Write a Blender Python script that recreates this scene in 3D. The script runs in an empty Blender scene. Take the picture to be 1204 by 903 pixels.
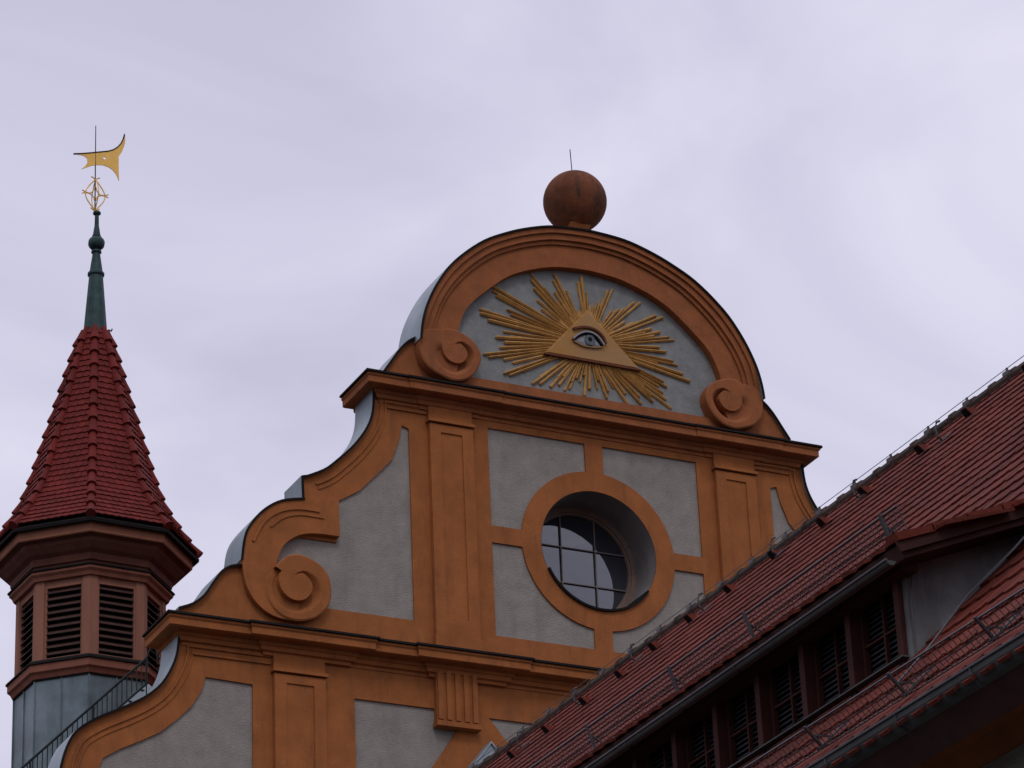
import bpy, math, random
from mathutils import Vector, Matrix
from mathutils.geometry import tessellate_polygon
random.seed(7)
sc = bpy.context.scene
R = math.radians

# ------------------------------------------------------------------ camera
cam_d = bpy.data.cameras.new('camera')
cam = bpy.data.objects.new('camera', cam_d)
sc.collection.objects.link(cam)
right = Vector((0.9001124, -0.4337942, -0.0402518))
up = Vector((-0.1549891, -0.4052021, 0.9009937))
fwd = Vector((0.4071560, 0.8047570, 0.4319608))
m = Matrix((right, up, -fwd)).transposed().to_4x4()
m.translation = Vector((-29.5821, -55.0, 1.6))
cam.matrix_world = m
cam_d.sensor_width = 36
cam_d.lens = 119.02
cam_d.clip_start = 0.5
cam_d.clip_end = 5000
sc.camera = cam

# ------------------------------------------------------------------ world: overcast sky
SUN_AZ, SUN_EL = R(250), R(48)          # sun dir: azimuth from +X, counter-clockwise
w = bpy.data.worlds.new('World'); sc.world = w; w.use_nodes = True
nt = w.node_tree; nt.nodes.clear()
N = nt.nodes.new; L = nt.links.new
out = N('ShaderNodeOutputWorld'); bg = N('ShaderNodeBackground')
sky = N('ShaderNodeTexSky'); sky.sky_type = 'NISHITA'; sky.sun_disc = False
sky.sun_elevation = SUN_EL; sky.sun_rotation = R(90) - SUN_AZ
bg.inputs['Strength'].default_value = 0.1
tc = N('ShaderNodeTexCoord'); mp = N('ShaderNodeMapping')
mp.inputs['Rotation'].default_value = (R(20), R(-38), R(-30))
mp.inputs['Scale'].default_value = (6, 13, 17)
L(tc.outputs['Generated'], mp.inputs['Vector'])
n1 = N('ShaderNodeTexNoise'); n1.inputs['Scale'].default_value = 0.55
n1.inputs['Detail'].default_value = 5; n1.inputs['Roughness'].default_value = 0.5
n1.inputs['Distortion'].default_value = 0.6
L(mp.outputs['Vector'], n1.inputs['Vector'])
cr = N('ShaderNodeValToRGB')
cr.color_ramp.elements[0].position = 0.30; cr.color_ramp.elements[0].color = (5.2, 5.15, 6.8, 1)
cr.color_ramp.elements[1].position = 0.70; cr.color_ramp.elements[1].color = (8.3, 8.0, 9.5, 1)
L(n1.outputs['Fac'], cr.inputs['Fac'])
mx = N('ShaderNodeMix'); mx.data_type = 'RGBA'; mx.inputs['Factor'].default_value = 0.93
L(sky.outputs['Color'], mx.inputs[6]); L(cr.outputs['Color'], mx.inputs[7])
# overcast luminance: dim towards the horizon, brighter towards the zenith
sp = N('ShaderNodeSeparateXYZ'); L(tc.outputs['Generated'], sp.inputs[0])
lr = N('ShaderNodeValToRGB'); e = lr.color_ramp.elements
e[0].position = 0.0; e[0].color = (0.3, 0.3, 0.3, 1); e[1].position = 1.0; e[1].color = (1.0, 1.0, 1.0, 1)
q_ = e.new(0.2); q_.color = (0.5, 0.5, 0.5, 1)
q_ = e.new(0.32); q_.color = (0.6, 0.6, 0.6, 1)
q_ = e.new(0.6); q_.color = (0.6, 0.6, 0.6, 1)
L(sp.outputs['Z'], lr.inputs['Fac'])
ms = N('ShaderNodeVectorMath'); ms.operation = 'MULTIPLY'; L(mx.outputs[2], ms.inputs[0]); L(lr.outputs['Color'], ms.inputs[1])
mk = N('ShaderNodeVectorMath'); mk.operation = 'SCALE'; mk.inputs['Scale'].default_value = 1.667; L(ms.outputs[0], mk.inputs[0])
L(mk.outputs[0], bg.inputs['Color']); L(bg.outputs['Background'], out.inputs['Surface'])

sun_d = bpy.data.lights.new('sun', 'SUN'); sun_d.energy = 0.5; sun_d.angle = R(14)
sun_d.color = (1.0, 0.95, 0.9)
sun = bpy.data.objects.new('sun', sun_d); sc.collection.objects.link(sun)
sd = Vector((math.cos(SUN_EL) * math.cos(SUN_AZ), math.cos(SUN_EL) * math.sin(SUN_AZ), math.sin(SUN_EL)))
sun.rotation_euler = sd.to_track_quat('Z', 'Y').to_euler()
sun.location = (-40, -60, 60)

vs = sc.view_settings
vs.view_transform = 'Standard'; vs.look = 'None'; vs.exposure = 0.0; vs.gamma = 1.0
vs.use_curve_mapping = False

# ------------------------------------------------------------------ materials
def mat(name, col, rough=0.85, metal=0.0, var=0.12, vscale=1.5, col2=None, bump=0.0, bscale=30,
        bstretch=(1, 1, 1), stain=0.0, stain_col=(0.05, 0.045, 0.04), island=0.0, ior=None, spec=0.22, sscale=1.0, stretch=(1, 1, 1)):
    M = bpy.data.materials.new(name); M.use_nodes = True
    t = M.node_tree; t.nodes.clear(); N = t.nodes.new; L = t.links.new
    o = N('ShaderNodeOutputMaterial'); p = N('ShaderNodeBsdfPrincipled')
    L(p.outputs[0], o.inputs[0])
    tc = N('ShaderNodeTexCoord')
    mp = N('ShaderNodeMapping'); mp.inputs['Scale'].default_value = stretch
    L(tc.outputs['Object'], mp.inputs['Vector'])
    n = N('ShaderNodeTexNoise'); n.inputs['Scale'].default_value = vscale; n.inputs['Detail'].default_value = 7
    n.inputs['Roughness'].default_value = 0.65
    L(mp.outputs['Vector'], n.inputs['Vector'])
    r = N('ShaderNodeValToRGB')
    c2 = col2 or tuple(c * (1 + var) for c in col)
    c1 = col if col2 else tuple(c * (1 - var) for c in col)
    r.color_ramp.elements[0].position = 0.33; r.color_ramp.elements[0].color = (*c1, 1)
    r.color_ramp.elements[1].position = 0.67; r.color_ramp.elements[1].color = (*c2, 1)
    L(n.outputs['Fac'], r.inputs['Fac'])
    cur = r.outputs['Color']
    if stain > 0:
        mp2 = N('ShaderNodeMapping'); mp2.inputs['Scale'].default_value = (1.8 * sscale, 1.8 * sscale, 0.38 * sscale)
        L(tc.outputs['Object'], mp2.inputs['Vector'])
        n2 = N('ShaderNodeTexNoise'); n2.inputs['Scale'].default_value = 1.3; n2.inputs['Detail'].default_value = 9
        n2.inputs['Roughness'].default_value = 0.72
        L(mp2.outputs['Vector'], n2.inputs['Vector'])
        r2 = N('ShaderNodeMapRange'); r2.inputs['From Min'].default_value = 0.5; r2.inputs['From Max'].default_value = 0.75
        r2.inputs['To Max'].default_value = stain
        L(n2.outputs['Fac'], r2.inputs['Value'])
        mm = N('ShaderNodeMix'); mm.data_type = 'RGBA'
        L(r2.outputs['Result'], mm.inputs['Factor']); L(cur, mm.inputs[6]); mm.inputs[7].default_value = (*stain_col, 1)
        cur = mm.outputs[2]
    if island > 0:
        g = N('ShaderNodeNewGeometry')
        r3 = N('ShaderNodeMapRange'); r3.inputs['To Min'].default_value = 1 - island; r3.inputs['To Max'].default_value = 1 + island
        L(g.outputs['Random Per Island'], r3.inputs['Value'])
        vm = N('ShaderNodeVectorMath'); vm.operation = 'SCALE'
        L(cur, vm.inputs[0]); L(r3.outputs['Result'], vm.inputs['Scale'])
        cur = vm.outputs['Vector']
    L(cur, p.inputs['Base Color'])
    p.inputs['Roughness'].default_value = rough; p.inputs['Metallic'].default_value = metal
    p.inputs['Specular IOR Level'].default_value = spec
    if ior: p.inputs['IOR'].default_value = ior
    if bump > 0:
        mp3 = N('ShaderNodeMapping'); mp3.inputs['Scale'].default_value = bstretch
        L(tc.outputs['Object'], mp3.inputs['Vector'])
        n3 = N('ShaderNodeTexNoise'); n3.inputs['Scale'].default_value = bscale; n3.inputs['Detail'].default_value = 5
        L(mp3.outputs['Vector'], n3.inputs['Vector'])
        b = N('ShaderNodeBump'); b.inputs['Strength'].default_value = bump; b.inputs['Distance'].default_value = 0.03
        L(n3.outputs['Fac'], b.inputs['Height']); L(b.outputs['Normal'], p.inputs['Normal'])
    return M

MT = {}
MT['plaster'] = mat('grey_combed_plaster', (0.30, 0.272, 0.235), 0.95, var=0.13, vscale=2.5, bump=0.65, bscale=14, bstretch=(1, 1, 5), stain=0.32, stain_col=(0.10, 0.09, 0.08), sscale=0.8)
MT['plaster_blue'] = mat('blue_grey_plaster', (0.235, 0.245, 0.23), 0.95, var=0.16, vscale=3.0, bump=0.4, bscale=12, stain=0.22)
MT['orange'] = mat('ochre_orange_paint', (0.335, 0.116, 0.034), 0.9, var=0.16, vscale=1.8, bump=0.25, bscale=25, stain=0.6, stain_col=(0.15, 0.06, 0.03), sscale=1.5)
MT['orange_dark'] = mat('weathered_ochre_paint', (0.30, 0.103, 0.036), 0.9, var=0.14, vscale=3, bump=0.25, bscale=25, stain=0.35, stain_col=(0.06, 0.035, 0.03))
MT['zinc'] = mat('zinc_sheet', (0.30, 0.35, 0.37), 0.5, metal=0.35, var=0.14, vscale=1.6, stain=0.35, stain_col=(0.13, 0.18, 0.18))
MT['lead'] = mat('dark_lead_sheet', (0.014, 0.012, 0.011), 0.9, spec=0.12, metal=0.0, var=0.25, vscale=3)
MT['eave_wood'] = mat('rust_brown_eave_boards', (0.30, 0.10, 0.03), 0.85, var=0.2, vscale=3, stain=0.3)
MT['wood_soffit'] = mat('shade_darkened_soffit_boards', (0.115, 0.042, 0.027), 0.85, var=0.2, vscale=3, stain=0.3)  # red-brown boards with the shade under the eaves put into a darker colour
MT['fascia'] = mat('rust_painted_fascia', (0.30, 0.125, 0.07), 0.85, var=0.12, vscale=3, stain=0.2)
MT['copper'] = mat('patinated_copper', (0.03, 0.06, 0.056), 0.55, metal=0.3, var=0.35, vscale=3.5, stain=0.5, stain_col=(0.02, 0.035, 0.035))
MT['base_sheet'] = mat('weathered_sheet_cladding', (0.15, 0.19, 0.20), 0.45, metal=0.4, var=0.3, vscale=1.2, stain=0.5, stain_col=(0.05, 0.07, 0.075))
MT['tile'] = mat('red_clay_tile', (0.128, 0.024, 0.013), 0.9, var=0.2, vscale=0.9, island=0.24, stain=0.35, stain_col=(0.10, 0.055, 0.045), bump=0.3, bscale=40)
MT['spire_tile'] = mat('spire_clay_tile', (0.140, 0.015, 0.010), 0.8, var=0.2, vscale=1.5, island=0.14, stain=0.22, stain_col=(0.07, 0.02, 0.018), bump=0.3, bscale=40)
MT['ridge_tile'] = mat('mossy_ridge_tile', (0.05, 0.032, 0.024), 0.85, var=0.3, vscale=4, island=0.25, stain=0.5, stain_col=(0.04, 0.05, 0.03))
MT['wood_red'] = mat('red_brown_timber', (0.24, 0.09, 0.055), 0.8, var=0.15, vscale=4, stain=0.3, stretch=(1, 1, 0.2))
MT['wood_dark'] = mat('dark_brown_timber', (0.05, 0.019, 0.014), 0.8, var=0.25, vscale=4, stain=0.3)
MT['post'] = mat('pinkish_timber', (0.28, 0.125, 0.08), 0.85, var=0.1, vscale=4, stain=0.2, stretch=(1, 1, 0.2))
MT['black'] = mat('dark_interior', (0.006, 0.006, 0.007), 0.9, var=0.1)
MT['slat'] = mat('grey_brown_slat', (0.075, 0.038, 0.03), 0.8, var=0.2, vscale=5)
MT['shutter'] = mat('dark_shutter_slat', (0.05, 0.056, 0.06), 0.7, var=0.2, vscale=5)
MT['wood_wine'] = mat('dark_red_window_timber', (0.055, 0.016, 0.012), 0.8, var=0.2, vscale=4)
MT['steel'] = mat('galvanised_steel', (0.085, 0.083, 0.085), 0.45, metal=0.6, var=0.2, vscale=4)
MT['steel_dark'] = mat('painted_dark_steel', (0.022, 0.03, 0.03), 0.5, metal=0.4, var=0.2, vscale=4)
MT['gutter'] = mat('weathered_gutter_zinc', (0.075, 0.08, 0.075), 0.6, metal=0.2, var=0.25, vscale=2, stain=0.5, stain_col=(0.03, 0.035, 0.035))
MT['cheek'] = mat('slate_grey_render', (0.15, 0.152, 0.15), 0.8, var=0.35, vscale=1.6, stain=0.7, stain_col=(0.035, 0.04, 0.045))
MT['gold'] = mat('gilded_paint', (0.46, 0.25, 0.072), 0.65, metal=0.05, var=0.2, vscale=6, stain=0.3, stain_col=(0.25, 0.12, 0.04))
MT['flesh'] = mat('aged_flesh_paint', (0.38, 0.23, 0.10), 0.8, col2=(0.40, 0.20, 0.052), vscale=1.3, stain=0.2, stain_col=(0.3, 0.2, 0.16))
MT['line'] = mat('dark_brown_paint', (0.14, 0.045, 0.02), 0.8, var=0.2)
MT['eye_white'] = mat('painted_eye_white', (0.30, 0.30, 0.30), 0.6, var=0.08)
MT['iris'] = mat('painted_iris', (0.10, 0.125, 0.135), 0.5, var=0.3, vscale=20)
MT['vane_gold'] = mat('vane_gilding', (0.85, 0.52, 0.13), 0.45, metal=0.3, var=0.08, vscale=4)
MT['stone_ball'] = mat('weathered_red_sandstone', (0.15, 0.050, 0.021), 0.9, var=0.4, sscale=2.2, vscale=1.6, bump=0.3, bscale=18, stain=0.95, stain_col=(0.02, 0.024, 0.02))
MT['asphalt'] = mat('asphalt', (0.05, 0.05, 0.05), 0.9, var=0.2, vscale=3)
MT['window_frame'] = mat('window_frame_paint', (0.20, 0.14, 0.11), 0.7, var=0.15, vscale=5)
MT['muntin_paint'] = mat('worn_muntin_paint', (0.20, 0.17, 0.15), 0.7, var=0.15, vscale=5)
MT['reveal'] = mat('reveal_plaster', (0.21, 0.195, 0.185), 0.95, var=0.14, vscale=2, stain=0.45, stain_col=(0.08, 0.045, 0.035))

def glass_mat():
    M = bpy.data.materials.new('window_glass'); M.use_nodes = True
    t = M.node_tree; p = t.nodes['Principled BSDF']
    p.inputs['Base Color'].default_value = (0.02, 0.024, 0.034, 1); p.inputs['Roughness'].default_value = 0.03
    p.inputs['IOR'].default_value = 2.35
    tc = t.nodes.new('ShaderNodeTexCoord'); n = t.nodes.new('ShaderNodeTexNoise')
    n.inputs['Scale'].default_value = 1.6; n.inputs['Detail'].default_value = 2
    b = t.nodes.new('ShaderNodeBump'); b.inputs['Strength'].default_value = 0.06; b.inputs['Distance'].default_value = 0.05
    t.links.new(tc.outputs['Object'], n.inputs['Vector']); t.links.new(n.outputs['Fac'], b.inputs['Height'])
    t.links.new(b.outputs['Normal'], p.inputs['Normal'])
    return M
MT['glass'] = glass_mat()

# ------------------------------------------------------------------ mesh helpers
class MB:
    def __init__(s): s.v = []; s.f = []; s.mi = []; s.m = 0
    def add(s, vs, fs):
        o = len(s.v); s.v += [tuple(a) for a in vs]; s.f += [tuple(i + o for i in f) for f in fs]
        s.mi += [s.m] * len(fs); return s
    def box(s, x0, x1, y0, y1, z0, z1):
        return s.add([(x0, y0, z0), (x1, y0, z0), (x1, y1, z0), (x0, y1, z0), (x0, y0, z1), (x1, y0, z1), (x1, y1, z1), (x0, y1, z1)],
                     [(0, 3, 2, 1), (4, 5, 6, 7), (0, 1, 5, 4), (1, 2, 6, 5), (2, 3, 7, 6), (3, 0, 4, 7)])
    def hexa(s, p):   # 8 points: bottom quad, top quad
        return s.add(p, [(0, 3, 2, 1), (4, 5, 6, 7), (0, 1, 5, 4), (1, 2, 6, 5), (2, 3, 7, 6), (3, 0, 4, 7)])
    def bar(s, a, b, w, h=None, upv=(0, 0, 1)):
        a = Vector(a); b = Vector(b); h = h or w; d = (b - a).normalized(); u = Vector(upv)
        if abs(d.dot(u)) > 0.98: u = Vector((1, 0, 0))
        sx = d.cross(u).normalized() * w / 2; sy = sx.cross(d).normalized() * h / 2
        p = [a - sx - sy, a + sx - sy, a + sx + sy, a - sx + sy, b - sx - sy, b + sx - sy, b + sx + sy, b - sx + sy]
        return s.add(p, [(0, 3, 2, 1), (4, 5, 6, 7), (0, 1, 5, 4), (1, 2, 6, 5), (2, 3, 7, 6), (3, 0, 4, 7)])
    def tube(s, pts, r, n=8, closed_ends=True):
        pts = [Vector(p) for p in pts]; rr = r if isinstance(r, (list, tuple)) else [r] * len(pts)
        o = len(s.v); ref = Vector((0.31, 0.17, 0.94))
        for i, p in enumerate(pts):
            d = (pts[min(i + 1, len(pts) - 1)] - pts[max(i - 1, 0)]).normalized()
            sx = d.cross(ref).normalized(); sy = sx.cross(d)
            for k in range(n):
                a = 2 * math.pi * k / n
                s.v.append(tuple(p + (sx * math.cos(a) + sy * math.sin(a)) * rr[i]))
        for i in range(len(pts) - 1):
            for k in range(n):
                s.f.append((o + i * n + k, o + i * n + (k + 1) % n, o + (i + 1) * n + (k + 1) % n, o + (i + 1) * n + k)); s.mi.append(s.m)
        if closed_ends:
            s.f.append(tuple(o + k for k in range(n))[::-1]); s.mi.append(s.m)
            e = o + (len(pts) - 1) * n; s.f.append(tuple(e + k for k in range(n))); s.mi.append(s.m)
        return s
    def lathe(s, c, prof, n=24, a0=0.0):
        o = len(s.v)
        for (r, z) in prof:
            for k in range(n):
                a = a0 + 2 * math.pi * k / n; s.v.append((c[0] + r * math.sin(a), c[1] - r * math.cos(a), z))
        for i in range(len(prof) - 1):
            for k in range(n):
                s.f.append((o + i * n + k, o + i * n + (k + 1) % n, o + (i + 1) * n + (k + 1) % n, o + (i + 1) * n + k)); s.mi.append(s.m)
        return s
    def prism(s, poly, y0, y1, holes=(), back=True):
        rings = [list(poly)] + [list(h) for h in holes]
        flat = [p for r_ in rings for p in r_]
        tris = tessellate_polygon([[Vector((p[0], p[1], 0)) for p in r_] for r_ in rings])
        nn = len(flat); vs = [(p[0], y0, p[1]) for p in flat] + [(p[0], y1, p[1]) for p in flat]
        fs = []
        for t in tris:
            a, b, c = (flat[i] for i in t)
            cr_ = (b[0] - a[0]) * (c[1] - a[1]) - (b[1] - a[1]) * (c[0] - a[0])
            t = tuple(t) if cr_ > 0 else tuple(t)[::-1]
            fs.append(t)
            if back: fs.append(tuple(i + nn for i in t)[::-1])
        o = 0
        for r_ in rings:
            k = len(r_)
            for i in range(k):
                j = (i + 1) % k; fs.append((o + i, o + j, o + j + nn, o + i + nn))
            o += k
        return s.add(vs, fs)
    def build(s, name, mats, parent=None, smooth=False, fix=True):
        me = bpy.data.meshes.new(name); me.from_pydata(s.v, [], s.f)
        if not isinstance(mats, (list, tuple)): mats = [mats]
        for x in mats: me.materials.append(MT[x])
        for p, i in zip(me.polygons, s.mi): p.material_index = i
        if fix:
            import bmesh
            b = bmesh.new(); b.from_mesh(me); bmesh.ops.recalc_face_normals(b, faces=b.faces); b.to_mesh(me); b.free()
        if smooth:
            for p in me.polygons: p.use_smooth = True
        o = bpy.data.objects.new(name, me); sc.collection.objects.link(o)
        if parent: o.parent = parent
        return o
def tag(o, label=None, cat=None, group=None, kind=None):
    if label: o['label'] = label
    if cat: o['category'] = cat
    if group: o['group'] = group
    if kind: o['kind'] = kind
    return o
def empty(name, label, cat, group=None):
    o = bpy.data.objects.new(name, None); sc.collection.objects.link(o); o.empty_display_size = 0.3
    return tag(o, label, cat, group)
def mirror(pts): return [(-x, z) for x, z in pts][::-1]
def mirx(pts, s): return pts if s < 0 else [(-x, z) for x, z in pts]
def offs(pl, d):   # offset open polyline to its left by d
    r_ = []
    for i, p in enumerate(pl):
        a = Vector(pl[max(i - 1, 0)]); b = Vector(pl[min(i + 1, len(pl) - 1)]); t = (b - a).normalized()
        r_.append((p[0] - t.y * d, p[1] + t.x * d))
    return r_
def smoothline(pl, n=4):   # Catmull-Rom
    r_ = []
    for i in range(len(pl) - 1):
        p0 = Vector(pl[max(i - 1, 0)]); p1 = Vector(pl[i]); p2 = Vector(pl[i + 1]); p3 = Vector(pl[min(i + 2, len(pl) - 1)])
        for k in range(n):
            t = k / n
            q = 0.5 * ((2 * p1) + (p2 - p0) * t + (2 * p0 - 5 * p1 + 4 * p2 - p3) * t * t + (3 * p1 - p0 - 3 * p2 + p3) * t ** 3)
            r_.append((q.x, q.y))
    r_.append(tuple(pl[-1])); return r_
def strip(mb, inner, outer, y0, y1):   # band between two open polylines of the same length
    n = len(inner); vs = []
    for y in (y0, y1):
        vs += [(p[0], y, p[1]) for p in inner] + [(p[0], y, p[1]) for p in outer]
    fs = []
    for i in range(n - 1):
        fs.append((i, i + 1, n + i + 1, n + i)); fs.append((2 * n + i, 3 * n + i, 3 * n + i + 1, 2 * n + i + 1))
        fs.append((i, 2 * n + i, 2 * n + i + 1, i + 1)); fs.append((n + i, n + i + 1, 3 * n + i + 1, 3 * n + i))
    fs.append((0, n, 3 * n, 2 * n)); fs.append((n - 1, 3 * n - 1, 4 * n - 1, 2 * n - 1)[::1])
    mb.add(vs, fs)

# ------------------------------------------------------------------ ground
g = MB(); g.add([(-900, -900, 0), (900, -900, 0), (900, 900, 0), (-900, 900, 0)], [(0, 1, 2, 3)])
tag(g.build('ground', 'asphalt', fix=False), kind='structure')

# ------------------------------------------------------------------ church with the scrolled gable
church = empty('church', 'baroque church with ochre and grey scrolled gable, round window and gilded eye relief', 'church')

# silhouettes (x, z) of the left half, going up from the bottom
lowL = smoothline([(-11.25, 20.6), (-11.22, 21.3), (-11.16, 21.85), (-11.05, 22.26), (-10.87, 22.58), (-10.5, 22.86), (-9.96, 23.15), (-9.57, 23.39),
                   (-9.26, 23.68), (-9.05, 24.05), (-8.95, 24.38), (-8.92, 24.75)], 3)
wingL2 = smoothline([(-8.93, 25.22), (-8.66, 25.34), (-8.42, 25.55), (-8.24, 25.83), (-8.06, 26.09), (-7.88, 26.21), (-7.66, 26.26)], 3)
arcL2 = smoothline([(-7.69, 26.35), (-7.63, 26.81), (-7.5, 27.11), (-7.22, 27.45), (-6.87, 27.68), (-6.42, 27.79)], 4)
upL2 = smoothline([(-6.39, 28.27), (-5.97, 28.49), (-5.70, 28.72), (-5.31, 29.13), (-5.02, 29.56), (-4.89, 29.95), (-4.86, 30.45)], 4)
wingL1 = smoothline([(-4.62, 30.86), (-4.45, 31.12), (-4.25, 31.42), (-4.04, 31.64), (-3.78, 31.79)], 3)
half = [(0, 34.78), (0.79, 34.72), (1.42, 34.55), (1.95, 34.33), (2.5, 34.02), (3.1, 33.48), (3.48, 32.95), (3.74, 32.41), (3.87, 31.95), (3.92, 31.5)]
archL = smoothline([(-x, z) for x, z in half][::-1], 4)

leftpts = [(-11.25, 0)] + lowL + [(-8.92, 25.22)] + wingL2 + arcL2 + upL2 + [(-4.86, 30.86)] + wingL1 + archL
poly = leftpts + [(-x, z) for x, z in leftpts[::-1][1:]]
WC = (0.0, 27.71); RH = 1.29
def circ(c, r_, n=64, a0=0, a1=2 * math.pi, closed=False):
    return [(c[0] + r_ * math.cos(a0 + (a1 - a0) * k / n), c[1] + r_ * math.sin(a0 + (a1 - a0) * k / n)) for k in range(n + (1 if closed else 0))]
b = MB(); b.prism(poly, 0.0, 0.68, holes=[circ(WC, RH)])
b.build('gable_wall', 'plaster', church)

# lunette field
inn = [(0, 33.96), (0.83, 33.87), (1.72, 33.53), (2.38, 33.0), (2.80, 32.55), (3.0, 32.05), (3.05, 31.6)]
archIn = smoothline([(-x, z) for x, z in inn][::-1], 6); archIn = archIn + [(-x, z) for x, z in archIn[::-1][1:]]
archOut = archL + [(-x, z) for x, z in archL[::-1][1:]]
b = MB(); b.prism([(3.3, 30.9)] + [(3.3, 31.6)] + [(p[0] * 1.06, p[1] + 0.06) for p in archIn[::-1]] + [(-3.3, 31.6), (-3.3, 30.9)], -0.02, 0.01, back=False)
b.build('lunette_field', 'plaster_blue', church)

def resample(pl, n):
    Ls = [0]
    for i in range(1, len(pl)): Ls.append(Ls[-1] + (Vector(pl[i]) - Vector(pl[i - 1])).length)
    r_ = []; j = 0
    for k in range(n):
        s_ = Ls[-1] * k / (n - 1)
        while j < len(pl) - 2 and Ls[j + 1] < s_: j += 1
        t = (s_ - Ls[j]) / max(Ls[j + 1] - Ls[j], 1e-9)
        r_.append((pl[j][0] + (pl[j + 1][0] - pl[j][0]) * t, pl[j][1] + (pl[j + 1][1] - pl[j][1]) * t))
    return r_
# lunette arch: stepped mouldings
AI = resample(archIn, 80); AO = resample([(-3.88, 31.3)] + archOut + [(3.88, 31.3)], 80)
def lerp(t): return [(a[0] + (c[0] - a[0]) * t, a[1] + (c[1] - a[1]) * t) for a, c in zip(AI, AO)]
b = MB()
strip(b, AI, lerp(0.995), -0.20, 0.0)
def part(t0, t1, zmin):
    ks = [i for i in range(80) if AO[i][1] > zmin]
    return [lerp(t0)[i] for i in ks], [lerp(t1)[i] for i in ks]
for t0, t1, ya, yb, zm in ((0.60, 1.0, -0.25, -0.19, 31.5), (0.70, 1.0, -0.31, -0.24, 31.52), (0.86, 1.02, -0.36, -0.30, 31.54)):
    pa, pb = part(t0, t1, zm); n_ = len(pa)
    fade = [min(1, max(0, (p[1] - 31.5) / 0.75)) ** 0.7 for p in pb]; v_ = []
    for f_, (p, q) in zip(fade, zip(pa, pb)):
        yy = -0.215 + (ya + 0.215) * f_
        v_ += [(p[0], yy, p[1]), (q[0], yy, q[1]), (p[0], -0.1, p[1]), (q[0], -0.1, q[1])]
    b.add(v_, [x for i in range(n_ - 1) for x in ((4*i, 4*i+4, 4*i+5, 4*i+1), (4*i, 4*i+2, 4*i+6, 4*i+4), (4*i+1, 4*i+5, 4*i+7, 4*i+3))])
b.build('lunette_arch', 'orange_dark', church)
b = MB(); b.prism([(-3.1, 30.86), (3.1, 30.86), (3.1, 31.06), (-3.1, 31.06)], -0.12, 0.0); b.build('lunette_base_band', 'orange_dark', church)

# volutes ------------------------------------------------------------
def interp(tab, t):
    for (a, va), (c, vc) in zip(tab[:-1], tab[1:]):
        if t <= c:
            k = (t - a) / (c - a); k = k * k * (3 - 2 * k); return va + (vc - va) * k
    return tab[-1][1]
def volute(mb, c, rim, lobe, groove, face, mir, th0):
    """carved scroll: polar height field round the eye; tables run in turns from th0, counter-clockwise"""
    nt_, nr_ = 120, 22; vs = []; fs = []
    for i in range(nt_ + 1):
        t = min(0.9999, i / nt_); a = th0 + 2 * math.pi * t
        R_, rl, g_, f_ = interp(rim, t), interp(lobe, t), interp(groove, t), interp(face, t); top = face[-1][1]
        rs = [rl * k / 6 for k in range(7)] + [rl + 0.012] + [rl + 0.012 + (R_ - 0.03 - rl - 0.012) * k / (nr_ - 9) for k in range(1, nr_ - 8)] + [R_]
        for q, r_ in enumerate(rs):
            if q <= 6: y = top
            else:
                u = min(1, (r_ - rl) / max(0.02, (R_ * 0.84 - rl) * interp([(0, 0.55), (0.25, 1.0), (0.5, 0.85), (0.85, 0.10), (1.0, 0.1)], t))); u = u * u * (3 - 2 * u)
                y = f_ + g_ * (1 - u)
                if q == len(rs) - 1: y += 0.02
            vs.append((c[0] + mir * math.cos(a) * r_, y, c[1] + math.sin(a) * r_))
        vs.append((c[0] + mir * math.cos(a) * R_, 0.0, c[1] + math.sin(a) * R_))
    k = len(vs) // (nt_ + 1)
    for i in range(nt_):
        for q in range(k - 1): fs.append((i * k + q, (i + 1) * k + q, (i + 1) * k + q + 1, i * k + q + 1))
    mb.add(vs, fs)

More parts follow.
